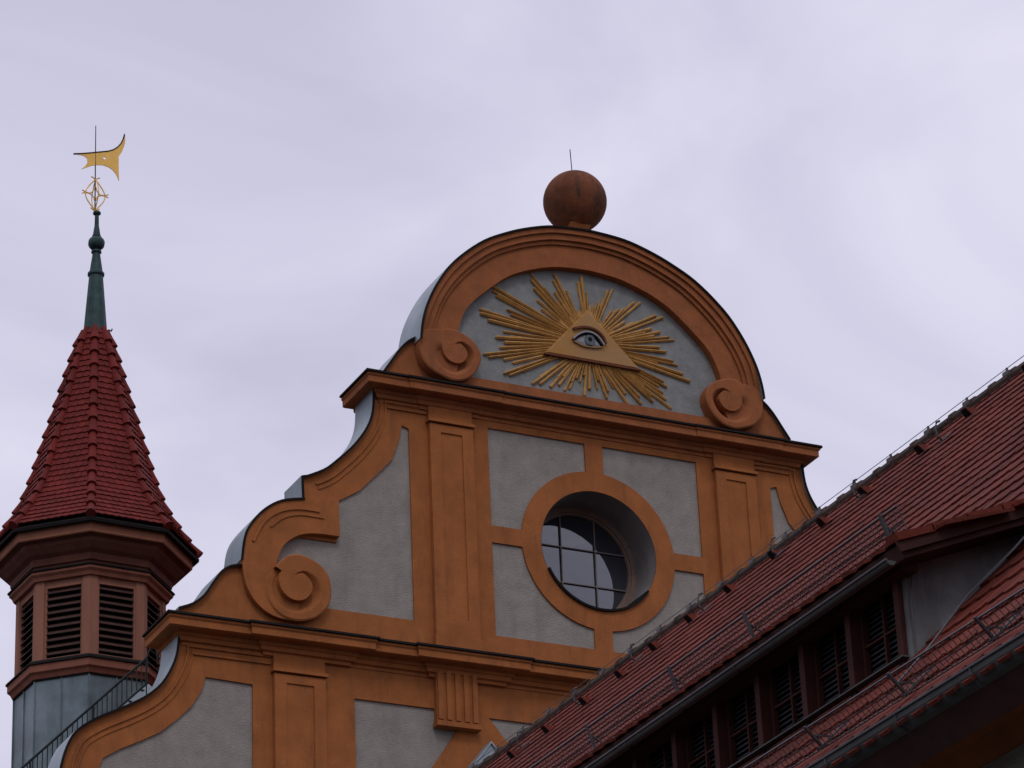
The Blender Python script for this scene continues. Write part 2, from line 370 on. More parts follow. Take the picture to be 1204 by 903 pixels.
for s in (-1, 1):
    # lower big scroll: band + snail
    b = MB()
    outer = mirx(arcL2, s)
    pl = [(-5.69, 27.88), (-6.42, 27.79)] + arcL2[::-1][1:] + smoothline([(-7.69, 26.35), (-7.62, 25.88), (-7.41, 25.53), (-7.07, 25.31), (-6.59, 25.25)], 4)[1:] + \
         [(-6.5, 25.9), (-6.90, 26.22)] + smoothline([(-6.97, 26.28), (-6.99, 26.42), (-6.84, 26.78), (-6.53, 27.03), (-6.17, 27.12), (-5.68, 27.13)], 4)
    pl = mirx(pl, s)
    b.prism(pl, -0.17, 0.0)
    # snail
    volute(b, (-6.62 * -s, 25.99), [(0, 0.52), (0.12, 0.64), (0.3, 0.73), (0.5, 0.74), (0.62, 0.70), (0.8, 0.60), (1.0, 0.52)],
           [(0, 0.38), (0.3, 0.36), (0.55, 0.31), (0.72, 0.25), (0.92, 0.13), (1.0, 0.12)], [(0, 0.02), (0.08, 0.07), (0.25, 0.13), (0.5, 0.14), (0.72, 0.10), (0.93, 0.0), (1.0, 0.0)],
           [(0, -0.178), (0.25, -0.20), (0.8, -0.29), (1.0, -0.29)], -s, R(148))
    # fine mouldings along the scroll back
    ml = smoothline([(-7.45, 26.75), (-7.25, 27.15), (-6.95, 27.42), (-6.55, 27.55), (-6.1, 27.56)], 4)
    strip(b, mirx(ml, s), mirx(offs(ml, 0.05), s), -0.20, -0.165)
    ml2 = smoothline([(-7.1, 27.1), (-6.85, 27.32), (-6.5, 27.44), (-6.0, 27.44)], 4)
    strip(b, mirx(ml2, s), mirx(offs(ml2, 0.035), s), -0.195, -0.165)
    b.build('scroll', 'orange', church)
    # lunette scroll
    b = MB()
    cx = -3.13 * -s
    volute(b, (cx, 31.50), [(0, 0.80), (0.12, 0.80), (0.25, 0.69), (0.5, 0.57), (0.75, 0.44), (0.9, 0.50), (1.0, 0.78)],
           [(0, 0.30), (0.3, 0.29), (0.5, 0.26), (0.68, 0.20), (0.86, 0.10), (1.0, 0.10)], [(0, 0.0), (0.10, 0.10), (0.25, 0.22), (0.45, 0.20), (0.66, 0.14), (0.86, 0.0), (1.0, 0.0)],
           [(0, -0.31), (1.0, -0.31)], -s, R(160))
    pl = mirx([(-3.92, 31.75), (-3.05, 31.75), (-3.0, 31.4), (-3.17, 30.83), (-3.45, 30.98), (-3.72, 31.15), (-3.86, 31.35)], s)
    b.prism(pl, -0.235, 0.0)
    b.build('scroll', 'orange_dark', church)

# coping ---------------------------------------------------------------
def coping(pl, y0=-0.10, y1=0.74, th=0.035):
    o = MB(); inner = pl; outer = offs(pl, th)
    strip(o, inner, outer, y0 + 0.03, y1)
    o.m = 1; strip(o, offs(pl, -0.01), offs(pl, th - 0.004), y0, y0 + 0.028)
    return o
cops = [lowL, wingL2, arcL2 + [(-6.40, 27.80)], [(-6.40, 27.83)] + [(-6.41, 28.3)] + upL2[1:], wingL1]
for pl in cops:
    for s in (-1, 1):
        q = pl if s < 0 else [(-x, z) for x, z in pl][::-1]
        coping(q, y0=-0.14 if pl is not cops[2] else -0.2).build('coping', ['zinc', 'lead'], church)
coping([p for p in AO if p[1] > 31.52], y0=-0.40, y1=0.74).build('coping', ['zinc', 'lead'], church)

# painted trim fields ----------------------------------------------------
holes = []
# tier 2, left and right outer panels
hp = [(-4.10, 29.72), (-4.25, 29.77), (-4.33, 29.4), (-4.48, 29.0), (-4.68, 28.76), (-5.2, 28.21), (-5.69, 27.90), (-5.69, 27.05), (-7.05, 27.05), (-7.05, 25.66), (-4.10, 25.66)]
holes.append(hp); holes.append(mirror(hp))
# four panels around the window
RO = 1.71
def corner(sx, sz, xo, zo, xi, zi):
    # panel corner (xo,zo), inner bar edges xi (x) and zi (z)
    ax = math.asin(min(1, xi / RO)); az_ = math.asin(min(1, zi / RO))
    arc = [(RO * math.sin(ax + (math.pi / 2 - az_ - ax) * k / 16), RO * math.cos(ax + (math.pi / 2 - az_ - ax) * k / 16)) for k in range(17)]
    pts = [(xi, zo)] + arc + [(xo, zi), (xo, zo)]
    return [(WC[0] + sx * p[0], WC[1] + sz * p[1]) for p in pts]
for sx in (-1, 1):
    holes.append(corner(sx, 1, 2.37, 30.03 - WC[1], 0.2, 0.20))
    holes.append(corner(sx, -1, 2.37, WC[1] - 25.58, 0.2, 0.16))
holes.append(circ(WC, RH))
t2 = [(-8.93, 25.0)] + wingL2 + arcL2 + upL2 + [(-4.86, 30.9)]
trim = t2 + [(-x, z) for x, z in t2[::-1]]
b = MB(); b.prism(trim, -0.045, -0.001, holes=holes); b.build('painted_trim', 'orange', church)
# tier 3
h3 = [(-7.45, 23.93), (-8.38, 23.96), (-8.46, 23.68), (-8.66, 23.35), (-8.94, 23.06), (-9.26, 22.78), (-9.65, 22.56), (-10.02, 22.37), (-10.35, 22.16), (-10.43, 21.97), (-10.5, 20.9), (-7.45, 20.9)]
h4 = [(-5.39, 23.91), (-3.0, 23.91), (-3.21, 23.61), (-3.82, 22.72), (-4.9, 21.1), (-5.39, 20.6)]
h5 = [(-2.60, 23.86), (2.60, 23.86), (1.2, 22.2), (0, 20.9), (-1.2, 22.2)]
h6 = [(-2.86, 22.55), (-1.7, 20.6), (-4.0, 20.6)]
t3 = [(-11.25, 15.0)] + lowL + [(-8.92, 25.0)]
b = MB(); b.prism(t3 + [(-x, z) for x, z in t3[::-1]], -0.045, -0.001, holes=[h3, mirror(h3), h4, mirror(h4), h5, h6, mirror(h6)])
b.build('painted_trim', 'orange', church)
# wings beside the lunette
b = MB()
for s in (-1, 1):
    q = [(-4.62, 30.86)] + wingL1[1:] + [(-3.4, 31.6), (-3.4, 30.86)]
    b = MB(); b.prism(mirx(q, s), -0.06, -0.001); b.build('lunette_wing', 'orange_dark', church)

# inner edge mouldings following the bands (thin raised lines)
for s in (-1, 1):
    b = MB()
    ml = offs(upL2[2:], -0.20); strip(b, mirx(ml, s), mirx(offs(ml, 0.035), s), -0.075, -0.04)
    ml = offs(upL2[2:], -0.30); strip(b, mirx(ml, s), mirx(offs(ml, 0.03), s), -0.065, -0.04)
    b.build('band_moulding', 'orange', church); b = MB()
    ml = offs(lowL[6:], -0.22); strip(b, mirx(ml, s), mirx(offs(ml, 0.035), s), -0.075, -0.04)
    ml = offs(lowL[6:], -0.32); strip(b, mirx(ml, s), mirx(offs(ml, 0.03), s), -0.065, -0.04)
    for (x0, x1, zz) in ((-4.62, -3.72, 30.20), (-4.56, -3.72, 30.08), (-8.72, -7.1, 24.50), (-8.66, -7.1, 24.36)):
        if zz == 30.20 or zz == 24.50: b.build('band_moulding', 'orange', church); b = MB()
        b.prism(mirx([(x0, zz), (x1, zz), (x1, zz + 0.04), (x0, zz + 0.04)], s), -0.085, -0.04)
    b.build('band_moulding', 'orange', church)

# pilasters ---------------------------------------------------------------
def pilaster(x0, x1, z0, zc, ztop, inset_bottom):
    o = MB()
    o.prism([(x0, z0), (x1, z0), (x1, zc - 0.1), (x0, zc - 0.1)], -0.135, -0.04)
    ix0, ix1 = x0 + 0.24, x1 - 0.24
    o.prism([(x0 + .005, z0 + .005), (x1 - .005, z0 + .005), (x1 - .005, zc - 0.11), (x0 + .005, zc - 0.11)], -0.165, -0.13,
            holes=[[(ix0, inset_bottom), (ix1, inset_bottom), (ix1, zc - 0.28), (ix0, zc - 0.28)]])
    o.prism([(x0 - 0.035, zc - 0.08), (x1 + 0.035, zc - 0.08), (x1 + 0.035, zc - 0.02), (x0 - 0.035, zc - 0.02)], -0.215, -0.03)
    o.prism([(x0, zc - 0.02), (x1, zc - 0.02), (x1, ztop), (x0, ztop)], -0.13, -0.03)
    o.prism([(x0 - 0.02, z0 - 0.0), (x1 + 0.02, z0), (x1 + 0.02, z0 + 0.28), (x0 - 0.02, z0 + 0.28)], -0.185, -0.03)
    return o
for s in (-1, 1):
    a, c = (-3.70, -2.75) if s < 0 else (2.75, 3.70)
    pilaster(a, c, 25.1, 29.98, 30.5, 25.75).build('pilaster', 'orange', church)
    a, c = (-7.06, -6.02) if s < 0 else (6.02, 7.06)
    pilaster(a, c, 14.0, 24.28, 24.9, 15.0).build('pilaster', 'orange', church)
    # fluted bracket
    o = MB(); x0, x1 = (-3.74, -2.87) if s < 0 else (2.87, 3.74)
    o.prism([(x0, 23.6), (x1, 23.6), (x1, 24.75), (x0, 24.75)], -0.17, -0.03)
    for k in range(5):
        xx = x0 + 0.02 + k * (x1 - x0 - 0.14) / 4
        o.prism([(xx, 23.66), (xx + 0.10, 23.66), (xx + 0.10, 24.75), (xx, 24.75)], -0.205, -0.16)
    o.prism([(x0 - 0.03, 23.52), (x1 + 0.03, 23.52), (x1 + 0.03, 23.62), (x0 - 0.03, 23.62)], -0.24, -0.03)
    o.build('fluted_bracket', 'orange', church)
    # steep little gablet with metal sheet edges below the bracket
    cx = -2.72 if s < 0 else 2.72
    o = MB()
    ap = 23.22
    o.prism([(cx - 2.2, ap - 2.8), (cx, ap), (cx + 2.2, ap - 2.8), (cx + 2.0, ap - 2.8), (cx, ap - 0.25), (cx - 2.0, ap - 2.8)], -0.34, -0.045)
    o.m = 1
    o.prism([(cx - 2.23, ap - 2.78), (cx, ap + 0.05), (cx + 2.23, ap - 2.78), (cx + 2.2, ap - 2.8), (cx, ap + 0.005), (cx - 2.2, ap - 2.8)], -0.38, -0.04)
    o.build('gablet', ['zinc', 'zinc'], church)

# cornices ------------------------------------------------------------------
def sweep(mb, path, prof):
    n = len(path); k = len(prof); o = len(mb.v)
    for i, p in enumerate(path):
        p = Vector(p)
        if i == 0: d = (Vector(path[1]) - p).normalized(); nrm = Vector((d.y, -d.x))
        elif i == n - 1: d = (p - Vector(path[i - 1])).normalized(); nrm = Vector((d.y, -d.x))
        else:
            d0 = (p - Vector(path[i - 1])).normalized(); d1 = (Vector(path[i + 1]) - p).normalized()
            a = Vector((d0.y, -d0.x)); c = Vector((d1.y, -d1.x)); nrm = (a + c); nrm = nrm / max(1e-6, nrm.dot(a))
        for (pp, z) in prof: mb.v.append((p.x + nrm.x * pp, p.y + nrm.y * pp, z))
    for i in range(n - 1):
        for j in range(k):
            j2 = (j + 1) % k
            mb.f.append((o + i * k + j, o + (i + 1) * k + j, o + (i + 1) * k + j2, o + i * k + j2)); mb.mi.append(mb.m)
    mb.f.append(tuple(o + j for j in range(k))); mb.mi.append(mb.m)
    mb.f.append(tuple(o + (n - 1) * k + j for j in range(k))); mb.mi.append(mb.m)
def cornice(xh, zt, ress, m0, bk=0.88):
    pts = []
    for (a, c) in ress:
        pts += [(a, 0), (a, -m0), (c, -m0), (c, 0)]
    path = [(-xh, bk - 0.0), (-xh, 0)] + pts + [(xh, 0), (xh, bk)]
    o = MB()
    prof = [(-0.3, zt - 0.03), (0.45, zt - 0.05), (0.46, zt - 0.10), (0.43, zt - 0.13), (0.43, zt - 0.25), (0.40, zt - 0.265), (0.20, zt - 0.262), (0.19, zt - 0.33), (0.15, zt - 0.35),
            (0.13, zt - 0.42), (0.07, zt - 0.44), (0.065, zt - 0.50), (-0.3, zt - 0.50)]
    sweep(o, path, prof)
    o.m = 1
    sweep(o, path, [(-0.30, zt + 0.06), (0.0, zt + 0.04), (0.49, zt - 0.01), (0.50, zt - 0.055), (0.455, zt - 0.06), (0.4, zt - 0.04), (-0.3, zt - 0.02)])
    return o
cornice(4.68, 30.68, [(-3.8, -2.65), (2.65, 3.8)], 0.02).build('upper_cornice', ['orange_dark', 'lead'], church)
cornice(8.80, 25.02, [(-7.2, -5.55), (-3.8, -2.3), (2.3, 3.8), (5.55, 7.2)], 0.06).build('lower_cornice', ['orange', 'lead'], church)

# round window -----------------------------------------------------------------
YG = 0.87
b = MB()
# reveal tube
vs = []; fs = []; n = 64
for y in (-0.044, 0.70, 0.93):
    vs += [(WC[0] + RH * math.cos(2 * math.pi * k / n), y, WC[1] + RH * math.sin(2 * math.pi * k / n)) for k in range(n)]
for j in range(2):
    for k in range(n):
        fs.append((j * n + k, j * n + (k + 1) % n, (j + 1) * n + (k + 1) % n, (j + 1) * n + k))
# slightly smaller lining so it does not share the wall's faces
vs = [(WC[0] + (x - WC[0]) * 0.994, y, WC[1] + (z - WC[1]) * 0.994) for x, y, z in vs]
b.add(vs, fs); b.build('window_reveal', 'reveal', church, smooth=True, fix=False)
b = MB(); rw = MB()
win = bpy.data.objects.new('round_window', None); sc.collection.objects.link(win); win.parent = church
b.prism(circ(WC, 1.285), YG - 0.09, YG, holes=[circ(WC, 1.17)])
b.prism(circ(WC, 1.175), YG - 0.05, YG + 0.02, holes=[circ(WC, 1.12)])
b.build('frame', 'window_frame', win)
b = MB()
for t in (-0.385, 0.385):
    hgt = math.sqrt(1.14 ** 2 - t * t)
    b.box(WC[0] + t - 0.010, WC[0] + t + 0.010, YG - 0.035, YG + 0.002, WC[1] - hgt, WC[1] + hgt)
    b.box(WC[0] - hgt, WC[0] + hgt, YG - 0.03, YG + 0.004, WC[1] + t - 0.010, WC[1] + t + 0.010)
b.build('muntin', 'muntin_paint', win)
b = MB(); b.prism(circ(WC, 1.14), YG + 0.012, YG + 0.03); b.build('glass', 'glass', win)
# sill flashing: crescent around the lower rim
b = MB(); a0, a1 = R(205), R(325)
o_ = circ(WC, RH + 0.012, 30, a0, a1, True); i_ = [(WC[0] + (p[0] - WC[0]) * 0.965, WC[1] + (p[1] - WC[1]) * 0.965) for p in o_]
strip(b, i_, o_, -0.10, 0.75); b.build('sill_flashing', 'lead', win)

# ball finial --------------------------------------------------------------------
fin = bpy.data.objects.new('ball_finial', None); sc.collection.objects.link(fin); fin.parent = church
BC = (0.10, 0.35)
b = MB(); b.lathe(BC, [(0.0, 35.18)] + [(0.675 * math.sin(math.pi * k / 32), 35.86 - 0.675 * math.cos(math.pi * k / 32)) for k in range(1, 32)] + [(0.0, 36.535)], 48)
b.build('ball', 'stone_ball', fin, smooth=True)
b = MB(); b.lathe(BC, [(0.0, 34.65), (0.62, 34.65), (0.62, 34.82), (0.42, 34.88), (0.27, 35.0), (0.25, 35.12), (0.33, 35.24), (0.0, 35.3)], 4, a0=R(45))
b.build('pedestal', 'orange', fin)
b = MB(); b.tube([(BC[0] - 0.03, BC[1], 36.55), (BC[0] - 0.05, BC[1], 37.12)], 0.011, 6); b.build('rod', 'steel_dark', fin)

# gilded eye relief ----------------------------------------------------------------
rel = bpy.data.objects.new('eye_relief', None); sc.collection.objects.link(rel); rel.parent = church
TA, TB, TC = (-1.04, 31.90), (1.14, 31.90), (0.0, 33.06)
cen = (0.02, 32.3)
tips = [(-1.26, 33.69), (-1.24, 33.51), (-2.15, 33.21), (-2.13, 33.11), (-2.44, 32.63), (-2.42, 32.52), (-1.82, 32.74), (-1.45, 32.93), (-1.13, 33.08), (-0.98, 33.4), (-0.73, 33.79),
        (-0.73, 33.35), (-0.45, 33.46), (-0.11, 33.85), (0.02, 33.51), (-1.7, 32.51), (-1.9, 32.21), (-2.08, 32.04), (-2.38, 31.62), (-2.0, 31.83), (-1.91, 31.57), (-1.93, 31.27),
        (-1.28, 31.15), (-0.86, 31.15), (-0.55, 31.14), (-0.39, 31.36), (-0.08, 31.11), (0.62, 33.72), (0.24, 33.33), (0.40, 33.45), (0.68, 33.24), (1.27, 33.55), (1.08, 33.05), (0.85, 33.3), (1.79, 33.30), (1.55, 32.83),
        (2.04, 32.81), (1.82, 32.5), (1.7, 32.95), (2.09, 32.23), (1.75, 32.1), (2.36, 31.92), (1.81, 31.68), (1.71, 31.53), (1.89, 31.22), (1.47, 31.28), (1.2, 31.19), (0.88, 31.15), (0.57, 31.42),
        (0.42, 31.16), (0.2, 31.33), (-1.62, 31.42), (-1.1, 31.33), (-0.2, 31.4), (-0.7, 31.4), (1.35, 31.45)]
def tri_edge_start(tp):
    # each ray leaves the nearest stretch of the triangle, spread along its edges
    d = Vector(tp) - Vector(cen); best = None
    for a, c in ((TA, TB), (TB, TC), (TC, TA)):
        e = Vector(c) - Vector(a); den = d.x * e.y - d.y * e.x
        if abs(den) < 1e-9: continue
        q = Vector(a) - Vector(cen); t = (q.x * e.y - q.y * e.x) / den; u = (q.x * d.y - q.y * d.x) / den
        if t > 0 and -0.001 <= u <= 1.001: best = t if best is None else min(best, t)
    return Vector(cen) + d * (best or 0.3) * 0.88
for i, tp in enumerate(tips):
    st = tri_edge_start(tp); e = Vector(tp); d = (e - st); ln = d.length; d.normalize(); nn = Vector((-d.y, d.x))
    w1 = 0.075 + 0.014 * (i % 3) if ln > 0.7 else 0.06
    w0 = w1 * 0.75; o = MB(); yb = -0.022; yf = -0.07 - 0.02 * ((i * 7) % 4) / 3
    k = 2 if ln > 0.45 else 1
    for q in range(k):
        off = (q - (k - 1) / 2) * w1 * 1.05
        back_ = 0.0 if q == 0 else 0.10 + 0.04 * (i % 3)
        a = st + nn * off * 0.6; c = e + nn * off - d * back_
        wq = w1 / k * 1.05
        p = [a - nn * wq * .5, a + nn * wq * .5, c + nn * wq * .62, c + d * wq * 0.4 + nn * wq * 0.1, c - nn * wq * .62]
        mid0, mid1 = a, c
        vs = [(v.x, yb, v.y) for v in p] + [(v.x, yf + 0.025, v.y) for v in p] + [(a.x, yf, a.y), (c.x, yf, c.y)]
        fs = [(0, 1, 6, 5), (1, 2, 7, 6), (2, 3, 8, 7), (3, 4, 9, 8), (4, 0, 5, 9), (5, 6, 10), (6, 7, 11, 10), (7, 8, 11), (8, 9, 11), (9, 5, 10, 11)]
        o.add(vs, fs)
    o.build('ray', 'gold', rel)
b = MB()
gl = []
rg = random.Random(3)
for k in range(72):
    a = 2 * math.pi * k / 72; dv = (math.cos(a), math.sin(a)); tp = (cen[0] + dv[0], cen[1] + dv[1])
    e = tri_edge_start(tp); gr = (e - Vector(cen)).length / 0.88
    rr = gr + (rg.uniform(0.16, 0.30) if k % 2 else rg.uniform(0.04, 0.10)) * (0.45 if dv[1] < -0.1 else 1)
    gl.append((cen[0] + dv[0] * rr, cen[1] + dv[1] * rr))
b.prism(gl, -0.055, -0.02); b.build('glory', 'gold', rel)
b = MB(); b.prism([TA, TB, TC], -0.115, -0.02); b.build('triangle', 'gold', rel)
def shrink(pl, c, k): return [(c[0] + (p[0] - c[0]) * k, c[1] + (p[1] - c[1]) * k) for p in pl]
tcn = ((TA[0] + TB[0] + TC[0]) / 3, (TA[1] + TB[1] + TC[1]) / 3)
b = MB(); b.prism(shrink([TA, TB, TC], tcn, 0.93), -0.13, -0.11); b.build('face_panel', 'flesh', rel)
b = MB(); b.prism([(TA[0] - .02, TA[1] - 0.035), (TB[0] + .02, TB[1] - 0.035), (TB[0] - .02, TB[1] + 0.008), (TA[0] + .02, TA[1] + 0.008)], -0.14, -0.02); b.build('base_line', 'line', rel)
# eye: almond of two arcs around (0,32.33)
topl = smoothline([(-0.37, 32.27), (-0.27, 32.37), (-0.12, 32.455), (0.02, 32.465), (0.15, 32.40), (0.27, 32.25)], 5)
botl = smoothline([(0.27, 32.25), (0.14, 32.215), (0.0, 32.20), (-0.16, 32.20), (-0.27, 32.235), (-0.37, 32.27)], 5)
def dome(poly_, c, y0, y1, rings=5):
    o = MB(); n = len(poly_); vs = []
    for j in range(rings):
        t = j / (rings - 1); k = math.cos(t * math.pi / 2) * 0.999 + 0.001; y = y0 + (y1 - y0) * math.sin(t * math.pi / 2)
        vs += [(c[0] + (p[0] - c[0]) * k, y, c[1] + (p[1] - c[1]) * k) for p in poly_]
    fs = [(j * n + i, j * n + (i + 1) % n, (j + 1) * n + (i + 1) % n, (j + 1) * n + i) for j in range(rings - 1) for i in range(n)]
    fs.append(tuple((rings - 1) * n + i for i in range(n)))
    return o.add(vs, fs)
al = topl[:-1] + botl[:-1]
dome(al, (-0.02, 32.32), -0.129, -0.17).build('eyeball', 'eye_white', rel, smooth=True)
ir = [(x, min(z, 32.452)) for x, z in circ((-0.01, 32.34), 0.118, 28)]
ir = [(x, max(z, 32.225)) for x, z in ir]
b = MB(); b.prism(ir, -0.19, -0.16); b.build('iris', 'iris', rel)
b = MB(); b.prism(circ((-0.01, 32.355), 0.048, 20), -0.195, -0.16); b.build('pupil', 'black', rel)
b = MB(); strip(b, topl, offs(topl, 0.018), -0.185, -0.14); b.build('lash_line', 'black', rel)
b = MB(); t_ = offs(topl, 0.03); strip(b, t_, offs(topl, 0.062), -0.215, -0.14); b.build('eyelid', 'eye_white', rel)
bl = smoothline([(-0.37, 32.52), (-0.2, 32.585), (-0.02, 32.61), (0.16, 32.57), (0.29, 32.46), (0.34, 32.32)], 5)
b = MB(); strip(b, bl, offs(bl, 0.045), -0.19, -0.14); b.build('brow', 'line', rel)
lw = [p for p in botl]; b = MB(); strip(b, lw, offs(lw, 0.018), -0.175, -0.14); b.build('lower_lid', 'flesh', rel)

# nave behind ----------------------------------------------------------------------
b = MB(); b.box(-10.9, 10.9, 0.69, 32, 0, 20.0); b.build('nave_wall', 'plaster', church)
b = MB()
for y0, y1 in ((0.70, 32.3),):
    b.prism([(-11.2, 19.6), (0, 29.9), (11.2, 19.6), (11.2, 19.35), (0, 29.65), (-11.2, 19.35)], 1.4, 32.3)
    b.prism([(-11.0, 19.5), (0, 29.6), (11.0, 19.5)], 31.5, 32.0)
b.build('nave_roof', 'tile', church)

# ------------------------------------------------------------------ octagonal turret
TX, TY = -8.19, 7.0
tur = empty('turret', 'slim octagonal bell turret with louvres and steep red tiled spire', 'tower')
TW = R(-20.0)
def azc(k): return TW + R(45) * k      # corner azimuths (lathe convention: 0 = -Y, + = +X)
def octo(o, prof): return o.lathe((TX, TY), prof, 8, a0=azc(0))
PR = [(0.24, 34.42), (0.28, 34.32), (0.49, 33.6), (0.73, 32.72), (0.97, 31.88), (1.21, 31.03), (1.33, 30.65), (1.50, 30.23), (1.73, 29.84), (1.96, 29.50), (2.18, 29.22)]
PRs = smoothline([(r_, z) for r_, z in PR], 6)
o = MB(); octo(o, [(r_ - 0.06, z - 0.02) for r_, z in PRs]); o.build('spire_deck', 'black', tur)
# rows of plain tiles on each face
Ls = [0]
for i in range(1, len(PRs)): Ls.append(Ls[-1] + math.dist(PRs[i], PRs[i - 1]))
def at_len(s_):
    for i in range(1, len(Ls)):
        if Ls[i] >= s_:
            t = (s_ - Ls[i - 1]) / (Ls[i] - Ls[i - 1]); a, c = PRs[i - 1], PRs[i]
            return (a[0] + (c[0] - a[0]) * t, a[1] + (c[1] - a[1]) * t)
    a, c = PRs[-2], PRs[-1]; t = (s_ - Ls[-1]) / (Ls[-1] - Ls[-2]); return (c[0] + (c[0] - a[0]) * t, c[1] + (c[1] - a[1]) * t)
def cpos(k, r_, z):
    a = azc(k); return Vector((TX + r_ * math.sin(a), TY - r_ * math.cos(a), z))
o = MB(); EXP = 0.155; nrow = int(Ls[-1] / EXP)
for j in range(nrow):
    s1 = Ls[-1] - j * EXP; s0 = max(s1 - EXP * 1.55, 0)
    (r1, z1), (r0, z0) = at_len(s1 + 0.02), at_len(s0)
    sl = Vector((r1 - r0, z1 - z0)).normalized(); nr, nz = -sl.y, sl.x
    for k in range(8):
        A0, B0 = cpos(k, r0, z0), cpos(k + 1, r0, z0); A1, B1 = cpos(k, r1, z1), cpos(k + 1, r1, z1)
        am = (azc(k) + azc(k + 1)) / 2; nvec = Vector((math.sin(am) * nr, -math.cos(am) * nr, nz)).normalized()
        if nvec.z < 0: nvec = -nvec
        wid = (B1 - A1).length; nt_ = max(1, round(wid / 0.155)); ph = 0.5 * (j % 2)
        edges = sorted(set([0.0, 1.0] + [(i + ph) / nt_ for i in range(nt_ + 1) if 0.05 < (i + ph) / nt_ < 0.95]))
        for e0, e1 in zip(edges[:-1], edges[1:]):
            jt = random.uniform(-0.003, 0.003); gp = 0.03 / nt_
            e0g, e1g = e0 + gp * 0.5, e1 - gp * 0.5; em = (e0 + e1) / 2
            hi = nvec * (0.045 + jt); lo = nvec * 0.004
            dn = (A1 - A0).normalized()
            p = [A0.lerp(B0, e0g) + lo, A0.lerp(B0, e1g) + lo, A1.lerp(B1, e1g) + hi - dn * 0.012, A1.lerp(B1, em) + hi + dn * 0.010, A1.lerp(B1, e0g) + hi - dn * 0.012]
            q = [v - nvec * 0.024 for v in p]
            o.add(p + q, [(0, 1, 2, 3, 4), (2, 1, 6, 7), (3, 2, 7, 8), (4, 3, 8, 9), (0, 4, 9, 5)])
o.build('spire_tiles', 'spire_tile', tur, fix=False)
# hip caps
for k in range(8):
    o = MB(); cnt = 15; tot = Ls[-1]
    for j in range(cnt):
        sa = tot * j / cnt; sb = tot * (j + 1) / cnt + 0.05
        (ra, za), (rb, zb) = at_len(sa), at_len(sb)
        o.tube([cpos(k, ra + 0.00, za), cpos(k, (ra + rb) / 2 + 0.008, (za + zb) / 2 + .005), cpos(k, rb + 0.022, zb + 0.012)], [0.064, 0.082, 0.106], 10)
    o.build('hip_tiles', 'spire_tile', tur, smooth=False)
# copper spirelet
o = MB()
prof = [(0.0, 37.34), (0.085, 37.33), (0.09, 37.29), (0.045, 37.25), (0.05, 37.0), (0.085, 36.76), (0.10, 36.74), (0.10, 36.72)] + \
       [(0.165 * math.sin(math.pi * k / 14) + 0.02, 36.56 + 0.165 * math.cos(math.pi * k / 14)) for k in range(2, 13)] + \
       [(0.075, 36.40), (0.11, 36.37), (0.115, 36.33), (0.085, 36.30), (0.145, 35.86), (0.185, 35.82), (0.185, 35.77), (0.155, 35.74), (0.262, 34.36), (0.285, 34.33), (0.0, 34.3)]
o.lathe((TX, TY), prof, 12); o.build('copper_spirelet', 'copper', tur)
o = MB()
o.tube([(TX + 0.25, TY - .1, 34.45), (TX + 0.33, TY - .12, 34.43), (TX + 0.34, TY - .12, 34.48)], 0.02, 6); o.build('hook', 'steel_dark', tur)
# eaves, soffit, mouldings
o = MB(); octo(o, [(1.9, 29.34), (2.20, 29.14), (2.23, 29.11), (2.22, 29.05), (2.16, 29.04), (2.12, 29.10), (1.9, 29.2)]); o.build('eaves_gutter', 'lead', tur)
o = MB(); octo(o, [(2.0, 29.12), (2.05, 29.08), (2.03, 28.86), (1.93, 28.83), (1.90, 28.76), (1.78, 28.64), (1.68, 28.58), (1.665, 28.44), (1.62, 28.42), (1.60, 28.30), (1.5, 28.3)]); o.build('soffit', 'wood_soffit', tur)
o = MB(); octo(o, [(1.9, 29.12), (2.09, 29.08), (2.085, 28.88), (2.06, 28.86), (2.03, 28.88), (1.9, 28.95)]); o.build('fascia', 'fascia', tur)
o = MB(); octo(o, [(1.55, 28.40), (1.72, 28.345), (1.73, 28.315), (1.70, 28.30), (1.55, 28.36)]); o.build('flashing', 'lead', tur)
o = MB(); octo(o, [(1.5, 28.36), (1.69, 28.31), (1.69, 28.25), (1.63, 28.20), (1.60, 28.13), (1.5, 28.13)]); o.build('frieze', 'wood_red', tur)
o = MB(); octo(o, [(1.3, 28.2), (1.3, 26.2)]); o.build('belfry_core', 'black', tur)
